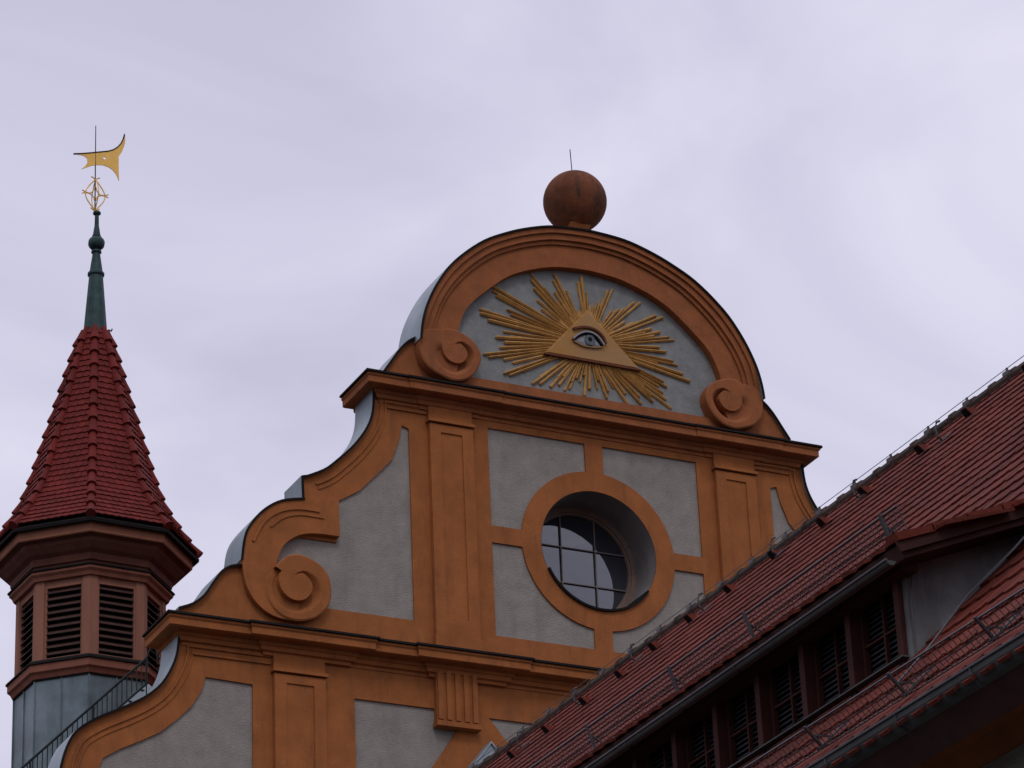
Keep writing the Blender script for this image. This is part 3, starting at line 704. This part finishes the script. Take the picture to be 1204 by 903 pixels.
# corner posts and louvred openings
for k in range(8):
    c = cpos(k, 1.54, 0); a = azc(k); rad = Vector((math.sin(a), -math.cos(a), 0))
    def side(dirk):
        nxt = cpos(k + dirk, 1.54, 0); d = (nxt - c).normalized(); return d
    d1, d2 = side(1), side(-1); wd = 0.17
    inn1 = c - rad * 0.16
    o = MB(); P_ = [c, c + d1 * wd, c + d1 * wd - rad * 0.12, inn1, c + d2 * wd - rad * 0.12, c + d2 * wd]
    vs = [(v.x, v.y, 26.35) for v in P_] + [(v.x, v.y, 28.16) for v in P_]
    o.add(vs, [tuple(range(6)), tuple(range(6, 12))] + [(i, (i + 1) % 6, 6 + (i + 1) % 6, 6 + i) for i in range(6)])
    o.build('corner_post', 'post', tur)
    # louvre field between this corner and the next
    A, B = cpos(k, 1.50, 0), cpos(k + 1, 1.50, 0); d = (B - A).normalized(); am = (azc(k) + azc(k + 1)) / 2; nv = Vector((math.sin(am), -math.cos(am), 0))
    lo = MB(); a_ = A + d * 0.15; b_ = B - d * 0.15; nsl = 10
    for j in range(nsl):
        z = 26.50 + j * (27.98 - 26.50) / nsl + 0.03
        for p0, p1 in ((a_, b_),):
            i0, i1 = p0 - nv * 0.10, p1 - nv * 0.10; e0, e1 = p0 - nv * 0.0, p1 - nv * 0.0
            vs = [(e0.x, e0.y, z), (e1.x, e1.y, z), (i1.x, i1.y, z + 0.09), (i0.x, i0.y, z + 0.09), (e0.x, e0.y, z + 0.022), (e1.x, e1.y, z + 0.022), (i1.x, i1.y, z + 0.112), (i0.x, i0.y, z + 0.112)]
            lo.hexa(vs)
    lv = lo.build('louvre', 'slat', tur)
    fr = MB()
    f0, f1 = a_ + nv * 0.005, b_ + nv * 0.005
    for z0, z1 in ((27.98, 28.15), (26.36, 26.46)):
        fr.hexa([(f0.x, f0.y, z0), (f1.x, f1.y, z0), (f1.x - nv.x * .1, f1.y - nv.y * .1, z0), (f0.x - nv.x * .1, f0.y - nv.y * .1, z0),
                 (f0.x, f0.y, z1), (f1.x, f1.y, z1), (f1.x - nv.x * .1, f1.y - nv.y * .1, z1), (f0.x - nv.x * .1, f0.y - nv.y * .1, z1)])
    for pp in (f0, f1):
        dd = d * 0.05 * (1 if pp is f0 else -1)
        fr.bar(pp + dd * 0.5 + Vector((0, 0, 26.4)) - nv * .02, pp + dd * 0.5 + Vector((0, 0, 28.1)) - nv * .02, 0.045)
    fr.build('frame', 'post', lv)
o = MB(); octo(o, [(1.45, 26.44), (1.60, 26.41), (1.71, 26.34), (1.72, 26.30), (1.69, 26.29), (1.5, 26.38)]); o.build('sill_flashing', 'lead', tur)
o = MB(); octo(o, [(1.5, 26.36), (1.68, 26.29), (1.68, 26.14), (1.62, 26.10), (1.58, 26.02), (1.5, 26.02)]); o.build('sill_cornice', 'wood_red', tur)
o = MB(); octo(o, [(1.5, 26.06), (1.56, 26.04), (1.57, 25.99), (1.5, 25.98)]); o.build('flashing', 'lead', tur)
o = MB(); octo(o, [(1.53, 26.02), (1.53, 18.0)]); o.build('sheet_cladding', 'base_sheet', tur)
o = MB()
for k in range(8):
    A, B = cpos(k, 1.54, 0), cpos(k + 1, 1.54, 0)
    for t in (0.0, 0.5):
        p = A.lerp(B, t); o.bar((p.x, p.y, 18.2), (p.x, p.y, 26.0), 0.03)
o.build('standing_seam', 'base_sheet', tur)
o = MB(); octo(o, [(1.6, 18.3), (1.6, 0)]); o.build('shaft', 'plaster', tur)

# weather vane --------------------------------------------------------------------
van = empty('weather_vane', 'gilded horned weather vane on the thin rod topping the spire', 'weather vane')
VX, VY = -8.235, 7.0
b = MB(); b.tube([(VX, VY, 37.3), (VX - 0.01, VY, 39.5)], [0.016, 0.010], 6); b.build('rod', 'steel_dark', van)
vp = [(-8.745, 38.668), (-8.542, 38.717), (-8.3, 38.79), (-7.95, 38.90), (-7.826, 38.964), (-7.72, 39.06), (-7.642, 39.174), (-7.59, 39.30), (-7.562, 39.42), (-7.556, 39.222), (-7.59, 39.08), (-7.636, 38.95), (-7.704, 38.819), (-7.700, 38.446),
      (-7.689, 38.218), (-7.762, 38.372), (-7.84, 38.46), (-7.93, 38.51), (-8.076, 38.535), (-8.2, 38.51), (-8.32, 38.47), (-8.443, 38.401), (-8.569, 38.323), (-8.475, 38.43), (-8.424, 38.53), (-8.43, 38.62), (-8.49, 38.67), (-8.575, 38.685)]
hole = circ((-8.03, 38.72), 0.035, 10)
b = MB(); b.prism(vp, VY - 0.009, VY + 0.009, holes=[hole]); b.m = 1
strip(b, vp[:9], offs(vp[:9], 0.022), VY - 0.02, VY + 0.02); b.build('vane_blade', ['vane_gold', 'lead'], van)
b = MB()
for s in (-1, 1):
    for (pl) in ([(0, 37.36), (0.06, 37.44), (0.18, 37.60), (0.225, 37.74), (0.20, 37.86), (0.10, 38.02), (0, 38.14)],
                 [(0.30, 37.82), (0.22, 37.79), (0.12, 37.78), (0.04, 37.86), (0.02, 37.95)], [(0.30, 37.74), (0.22, 37.77), (0.12, 37.76), (0.04, 37.70), (0.02, 37.62)],
                 [(0, 38.13), (0.04, 38.17), (0.10, 38.20)], [(0.0, 37.36), (0.05, 37.38), (0.10, 37.42)]):
        q = smoothline(pl, 3); b.tube([(VX + s * x, VY, z) for x, z in q], 0.014, 6)
    q = smoothline([(0, 37.36), (0.06, 37.44), (0.18, 37.60), (0.225, 37.74), (0.20, 37.86), (0.10, 38.02), (0, 38.14)], 3)
    b.tube([(VX, VY + s * x, z) for x, z in q], 0.012, 6)
b.build('scroll_ornament', 'vane_gold', van)

# metal railing on the roof stair between turret and gable --------------------------
rl = empty('roof_stair', 'dark steel stair with barred railing climbing behind the gable', 'staircase')
def RP(t, dz=0.0, dx=0.0): return (-8.98 + dx, 7.0 - t * 5.6, 24.98 - 0.10 * t + dz)
def rail_pt(t): return Vector((-10.35, 3.0, 23.46)).lerp(Vector((-8.72, 2.2, 25.10)), t)
b = MB(); b.tube([rail_pt(-1.2), rail_pt(1.0)], 0.026, 6); b.tube([rail_pt(-1.2) - Vector((0, 0, .42)), rail_pt(1.0) - Vector((0, 0, .52))], 0.018, 6)
b.build('handrail', 'steel_dark', rl)
b = MB()
for k in range(44):
    p = rail_pt(-1.2 + 2.2 * k / 43); b.tube([p, p - Vector((0, 0, 0.47))], 0.012, 5)
b.build('baluster', 'steel_dark', rl)
b = MB()
for t in (-0.9, -0.2, 0.45, 1.0):
    p = rail_pt(t); b.tube([p + Vector((0, 0, .02)), p - Vector((0, 0, .9))], 0.022, 6)
b.build('post', 'steel_dark', rl)
b = MB()
for oy in (0.0, 0.75):
    a = rail_pt(-1.2) - Vector((0, -oy, .66)); c = rail_pt(1.05) - Vector((0, -oy, .66)); b.bar(a, c, 0.03, 0.14)
b.build('stringer', 'zinc', rl)
b = MB()
for k in range(18):
    p = rail_pt(-1.2 + 2.2 * k / 17) - Vector((0, 0, .66)); b.box(p.x - 0.1, p.x + 0.1, p.y, p.y + 0.75, p.z - .01, p.z + .015)
b.build('tread', 'steel_dark', rl)
b = MB()
ph = rail_pt(1.0)
b.tube(smoothline([tuple(x) for x in [(ph.x, ph.z)]] + [(ph.x + 0.08, ph.z + 0.2), (ph.x + 0.2, ph.z + 0.16), (ph.x + 0.22, ph.z - 0.1)], 4) and
       [(x, ph.y, z) for x, z in smoothline([(ph.x, ph.z), (ph.x + 0.08, ph.z + 0.2), (ph.x + 0.2, ph.z + 0.16), (ph.x + 0.22, ph.z - 0.1)], 4)], 0.016, 6)
b.build('rail_end_loop', 'steel_dark', rl)

# ------------------------------------------------------------------ right-hand building with tiled roof
wing = empty('side_building', 'long building with dark red tiled roof, louvred dormer band and snow guards', 'building')
XR, ZR, AN = -11.0, 16.31, R(44.5)
CA, SA = math.cos(AN), math.sin(AN)
NV = Vector((-SA, 0, CA))
YN, YF = -47.0, -9.0
SLEN = 11.62
def SP(s_, y, h=0.0):          # point on the roof plane: s_ metres down from the ridge
    return Vector((XR - s_ * CA, y, ZR - s_ * SA)) + NV * h
def tile_field(s_from, s_to, y0, y1, SPf, exp_=0.325, wid=0.18, seed=1, skip=None):
    o = MB(); rnd = random.Random(seed); n = int((s_to - s_from) / exp_); exp_ = (s_to - s_from) / n
    for j in range(n):
        s1 = s_from + (j + 1) * exp_; s0 = max(0.0, s1 - exp_ * 1.9)
        k0 = int((y1 - y0) / wid) + 1
        for k in range(k0):
            ya = y0 + (k + 0.5 * (j % 2) - 0.5) * wid + 0.004; yb = ya + wid - 0.008
            if skip and skip(s1, (ya + yb) / 2): continue
            jt = rnd.uniform(-0.002, 0.003); js = rnd.uniform(-0.005, 0.005); tl = rnd.uniform(-0.0015, 0.0015)
            h1 = 0.036 + jt; h0 = 0.004
            ym = (ya + yb) / 2; q1 = wid * 0.22
            p = [SPf(s0, ya, h0), SPf(s0, yb, h0), SPf(s1 - 0.045 + js, yb, h1 + tl), SPf(s1 - 0.008 + js, yb - q1, h1 + tl * .5), SPf(s1 + js, ym, h1), SPf(s1 - 0.008 + js, ya + q1, h1 - tl * .5), SPf(s1 - 0.045 + js, ya, h1 - tl)]
            nn_ = (SPf(0, 0, 1) - SPf(0, 0, 0)) * 0.022
            q = [v - nn_ for v in p]
            o.add(p + q, [(0, 1, 2, 3, 4, 5, 6), (2, 1, 8, 9), (3, 2, 9, 10), (4, 3, 10, 11), (5, 4, 11, 12), (6, 5, 12, 13), (0, 6, 13, 7)])
    return o
DY0, DY1 = -38.03, -20.0       # dormer from its near cheek to its far cheek
DX = -18.20                     # dormer front
def skip(s_, y):
    x = XR - s_ * CA
    return (x > DX + 0.03 and x < -17.3 and DY0 + 0.05 < y < DY1 - 0.05)
tile_field(0.0, SLEN, YN, YF, SP, skip=skip).build('roof_tiles', 'tile', wing, fix=False)
b = MB()
b.hexa([SP(0, YN, -0.25), SP(SLEN - .05, YN, -0.25), SP(SLEN - .05, YF, -0.25), SP(0, YF, -0.25), SP(0, YN, 0.005), SP(SLEN - .05, YN, 0.005), SP(SLEN - .05, YF, 0.005), SP(0, YF, 0.005)])
b.build('roof_deck', 'wood_dark', wing)
def SP2(s_, y, h=0.0): return Vector((2 * XR - SP(s_, y, h).x, y, SP(s_, y, h).z))
b = MB()
b.hexa([SP2(0, YN, -0.25), SP2(SLEN - .05, YN, -0.25), SP2(SLEN - .05, YF, -0.25), SP2(0, YF, -0.25), SP2(0, YN, 0.005), SP2(SLEN - .05, YN, 0.005), SP2(SLEN - .05, YF, 0.005), SP2(0, YF, 0.005)])
b.build('roof_deck', 'wood_dark', wing)
tile_field(0.10, SLEN, YN, YF, SP2, wid=0.36, seed=4).build('roof_tiles', 'tile', wing, fix=False)
# ridge tiles
b = MB(); y = YN; zr = ZR + 0.0
while y < YF:
    vs = []; fs = []; n = 8
    for (yy, rr) in ((y, 0.115), (y + 0.30, 0.115), (y + 0.33, 0.115), (y + 0.335, 0.13), (y + 0.385, 0.13)):
        vs += [(XR + rr * 1.15 * math.cos(math.pi * (i * 1.3 / n - .15)), yy, zr - 0.05 + rr * 0.9 * math.sin(math.pi * (i * 1.3 / n - .15))) for i in range(n + 1)]
    for j in range(4):
        for i in range(n): fs.append((j * (n + 1) + i, j * (n + 1) + i + 1, (j + 1) * (n + 1) + i + 1, (j + 1) * (n + 1) + i))
    fs.append(tuple(range(n + 1))); fs.append(tuple(range(4 * (n + 1), 5 * (n + 1))))
    b.add(vs, fs); y += 0.377
b.build('ridge_tiles', 'ridge_tile', wing)
# lightning wire with holders
b = MB(); b.tube([(XR, YN, ZR + 0.15), (XR, YF, ZR + 0.15)], 0.0045, 5)
y = YN + 0.2
while y < YF:
    b.bar((XR, y, ZR + 0.05), (XR, y, ZR + 0.155), 0.02); b.box(XR - 0.03, XR + 0.03, y - 0.05, y + 0.05, ZR + 0.07, ZR + 0.11); y += 0.754
b.build('lightning_wire', 'steel', wing)
# vents and hooks
for (y, s_) in ((-29.70, 0.88), (-28.95, 1.02), (-27.86, 1.04), (-27.02, 1.05), (-25.7, 0.8), (-24.83, 0.92), (-24.02, 1.0), (-23.27, 1.1), (-22.75, 1.35), (-21.9, 1.4), (-21.05, 1.5), (-20.1, 1.5), (-30.8, 0.9), (-19.1, 1.5)):
    b = MB(); b.hexa([SP(s_ - 0.08, y - 0.05, .05), SP(s_ - 0.08, y + 0.05, .05), SP(s_ + 0.05, y + 0.06, .05), SP(s_ + 0.05, y - 0.06, .05),
                   SP(s_ - 0.07, y - 0.03, .065), SP(s_ - 0.07, y + 0.03, .065), SP(s_ + 0.05, y + 0.045, .15), SP(s_ + 0.05, y - 0.045, .15)])
    v_ = b.build('vent_tile', 'tile', wing); b = MB()
    b.hexa([SP(s_ + 0.045, y - 0.046, .058), SP(s_ + 0.045, y + 0.046, .058), SP(s_ + 0.056, y + 0.046, .058), SP(s_ + 0.056, y - 0.046, .058),
            SP(s_ + 0.045, y - 0.038, .14), SP(s_ + 0.045, y + 0.038, .14), SP(s_ + 0.056, y + 0.038, .14), SP(s_ + 0.056, y - 0.038, .14)])
    b.build('opening', 'black', v_)
for (y, s_) in ((-29.72, 1.42), (-27.87, 1.18), (-25.9, 0.95), (-24.4, 1.08), (-22.77, 1.1), (-21.5, 1.25), (-20.25, 1.45), (-31.4, 1.3)):
    b = MB(); a = SP(s_, y, .07)
    b.tube([SP(s_ - .12, y, .06), a, a + Vector((-.05, 0, .03)), a + Vector((-.07, 0, .12)), a + Vector((-.05, 0, .19)), a + Vector((-.01, 0, .21))], 0.012, 6)
    b.bar(SP(s_ - .14, y, .065), SP(s_ + .04, y, .07), 0.04, 0.01); b.build('roof_hook', 'steel', wing)

# snow guards: rails with a close row of upright bars
def guard(s_, y0, y1, SPf, brackets, hh=0.21, tilt=0.0):
    o = MB()
    for h, rr in ((0.05, .006), (hh, .008)): o.tube([SPf(s_, y0, h), SPf(s_, y1, h)], rr, 5)
    o.tube([SPf(s_, y0, hh * .55), SPf(s_, y1, hh * .55)], 0.006, 4)
    y = y0
    while y < y1: o.bar(SPf(s_, y, 0.05), SPf(s_, y, hh), 0.0045, 0.0045); y += 0.055
    g_ = o.build('snow_guard', 'steel', wing)
    for y in brackets:
        q = MB(); q.bar(SPf(s_ - 0.28, y, 0.06), SPf(s_ + 0.05, y, 0.07), 0.03, 0.012); q.bar(SPf(s_ + 0.02, y, 0.05), SPf(s_ + 0.02, y, hh + .02), 0.022, 0.014)
        q.bar(SPf(s_ - 0.10, y, 0.06), SPf(s_ + 0.01, y, hh * .7), 0.012, 0.010); q.build('bracket', 'steel', g_)
guard(11.15, YN, -26.0, SP, [-45.0, -43.5, -42.0, -40.95, -40.05, -39.1, -38.12, -37.0, -36, -35])

# dormer ----------------------------------------------------------------------------
dor = bpy.data.objects.new('dormer', None); sc.collection.objects.link(dor); dor.parent = wing
DA = R(21.6); EX, EZ = -18.46, 9.885       # eave edge of the dormer roof (tile underside)
def DP(s_, y, h=0.0):          # s_ metres up from the eave
    return Vector((EX + s_ * math.cos(DA) - h * math.sin(DA), y, EZ + s_ * math.sin(DA) + h * math.cos(DA)))
VY0, VY1 = DY0 - 0.30, DY1 + 0.30
DL = 1.95
def DPr(s_, y, h=0.0): return DP(DL - s_, y, h)
tile_field(0.0, DL, VY0, VY1, DPr, seed=9, exp_=0.3).build('dormer_tiles', 'tile', dor, fix=False)
b = MB(); b.hexa([DP(0.03, VY0 + .02, -.10), DP(DL, VY0 + .02, -.10), DP(DL, VY1 - .02, -.10), DP(0.03, VY1 - .02, -.10), DP(0.03, VY0 + .02, .0), DP(DL, VY0 + .02, .0), DP(DL, VY1 - .02, .0), DP(0.03, VY1 - .02, .0)])
b.build('dormer_deck', 'wood_dark', dor)
b = MB()
for yy in (VY0 - 0.012,):
    b.hexa([DP(0.0, yy, -.06), DP(DL, yy, -.06), DP(DL, yy + .025, -.06), DP(0.0, yy + .025, -.06), DP(0.0, yy, .015), DP(DL, yy, .015), DP(DL, yy + .025, .015), DP(0.0, yy + .025, .015)])
b.build('verge_board', 'wood_dark', dor)
b = MB()
k = 0
while k * 0.3 < DL - 0.1:
    b.hexa([DP(k * .3, VY0 - .03, .012), DP(k * .3 + .31, VY0 - .03, .005), DP(k * .3 + .31, VY0 + .10, .02), DP(k * .3, VY0 + .10, .02), DP(k * .3, VY0 - .03, .065), DP(k * .3 + .31, VY0 - .03, .052), DP(k * .3 + .31, VY0 + .10, .062), DP(k * .3, VY0 + .10, .075)])
    k += 1
b.build('verge_tiles', 'tile', dor)
# gutter of the dormer
def gutter(x, z, r_, y0, y1, m_):
    o = MB(); n = 9; vs = []; ny = 2
    for yy in (y0, y1):
        for i in range(n + 1):
            a = math.pi + math.pi * i / n; vs.append((x + r_ * math.cos(a), yy, z + r_ * math.sin(a)))
        for i in range(n + 1):
            a = 2 * math.pi - math.pi * i / n; vs.append((x + (r_ - .006) * math.cos(a), yy, z + (r_ - .006) * math.sin(a)))
    k = 2 * (n + 1); fs = [(i, (i + 1) % k, k + (i + 1) % k, k + i) for i in range(k)] + [tuple(range(n + 1)), tuple(range(k, k + n + 1))]
    o.add(vs, fs); o.m = 1
    o.tube([(x - r_ - .004, y0, z + .004), (x - r_ - .004, y1, z + .004)], 0.010, 6)
    yy = y0 + 1.2
    while yy < y1:
        o.tube([(x + r_ * 1.04 * math.cos(math.pi + math.pi * i / 8), yy, z + r_ * 1.04 * math.sin(math.pi + math.pi * i / 8)) for i in range(9)], 0.008, 4); yy += 0.8
    return o
gutter(-18.50, 9.77, 0.032, DY0 - .28, VY1, 0).build('gutter', ['gutter', 'steel'], dor)
# front: beam, posts, windows, sill
b = MB(); b.box(DX - 0.13, DX + 0.0, DY0 - 0.12, DY1 + .2, 9.80, 9.90); b.build('wall_plate', 'wood_dark', dor)
b = MB(); b.box(DX - 0.02, DX + 0.1, DY0 + 0.02, DY1, 9.852, 9.93); b.box(DX + 0.02, DX + 0.1, DY0 + .02, DY1, 9.12, 9.26); b.build('front_frame', 'wood_dark', dor)
b = MB(); b.box(DX + 0.18, DX + 0.22, DY0 + .02, DY1, 9.1, 10.0); b.build('dark_lining', 'black', dor)
y = DY0 + 0.05; P_ = 0.606
for k in range(14):
    yc = y + k * P_ + 0.03
    b = MB(); b.box(DX - 0.055, DX + 0.10, yc - 0.032, yc + 0.032, 9.20, 9.86); b.build('post', 'wood_wine', dor)
    y0, y1 = yc + 0.036, yc + P_ - 0.036
    win_ = MB(); ym = (y0 + y1) / 2
    win_.box(DX + 0.03, DX + 0.06, ym - 0.009, ym + 0.009, 9.26, 9.86)
    win_.box(DX + 0.031, DX + 0.059, y0, y1, 9.545, 9.56)
    for yy in (y0 + 0.012, y1 - 0.012): win_.box(DX + 0.025, DX + 0.065, yy - 0.012, yy + 0.012, 9.26, 9.86)
    wo = win_.build('louvred_window', 'wood_wine', dor)
    sl_ = MB()
    for j in range(16):
        z = 9.27 + j * 0.037
        sl_.hexa([(DX + 0.07, y0, z), (DX + 0.07, y1, z), (DX + 0.10, y1, z + .03), (DX + 0.10, y0, z + .03), (DX + 0.07, y0, z + .006), (DX + 0.07, y1, z + .006), (DX + 0.10, y1, z + .036), (DX + 0.10, y0, z + .036)])
    sl_.build('slats', 'shutter', wo)
b = MB(); b.bar((DX - 0.07, DY0, 9.255), (DX - 0.07, DY1, 9.255), 0.06, 0.010); b.build('sill_flashing', 'gutter', dor)
# cheeks (near and far)
for yy, yo in ((DY0, 0.05), (DY1 - 0.05, 0.05)):
    b = MB()
    b.prism([(DX - 0.02, 9.15), (DX + 1.65, 10.80), (DX + 1.6, 10.50), (DX - 0.02, 9.90)], yy, yy + yo)
    b.build('cheek', 'cheek', dor)
b = MB(); b.tube([(EX + .05, DY0 - 0.32, 9.99), (DX + 0.02, DY0 - 0.03, 9.86), (DX - 0.01, DY0 - 0.03, 9.6), (DX - .01, DY0 - 0.03, 9.28)], 0.006, 5)
b.build('conductor_wire', 'steel', wing)
b = MB(); b.tube([SP(6.4, -38.05, .11), SP(9.25, -38.50, .11), SP(9.9, -38.6, .13), SP(10.6, -38.85, .12), SP(11.1, -39.0, .13)], 0.008, 5)
b.build('conductor_wire', 'steel', wing)
guard(DL - 0.17, DY0 - 0.24, DY1, DPr, [-38.1, -36.3, -35.2, -33.9, -32.5, -31, -29], hh=0.25)

# main eave: gutter, soffit, cornice, wall ---------------------------------------------
gutter(-19.20, 8.26, 0.10, YN, YF, 0).build('main_gutter', ['gutter', 'steel'], wing)
b = MB(); sweep(b, [(-18.62, YF), (-18.62, YN)], [(-0.2, 8.26), (0.50, 8.26), (0.50, 8.17), (0.44, 8.165), (0.43, 8.20), (0.34, 8.20), (0.33, 8.155), (0.27, 8.15), (0.26, 8.19), (0.12, 8.18), (0.05, 8.10), (0.0, 8.08), (-0.2, 8.08)])
b.build('eaves_cornice', 'eave_wood', wing)
b = MB(); b.box(-18.60, -3.4, YN + .3, YF - .3, 0, 8.2); b.build('wall', 'plaster', wing)
b = MB(); b.prism([(-18.5, 8.3), (XR, 15.95), (-3.5, 8.3)], YN + .3, YN + .5); b.prism([(-18.5, 8.3), (XR, 15.95), (-3.5, 8.3)], YF - .5, YF - .3)
b.build('gable_wall', 'plaster', wing)

sc.render.engine = 'CYCLES'
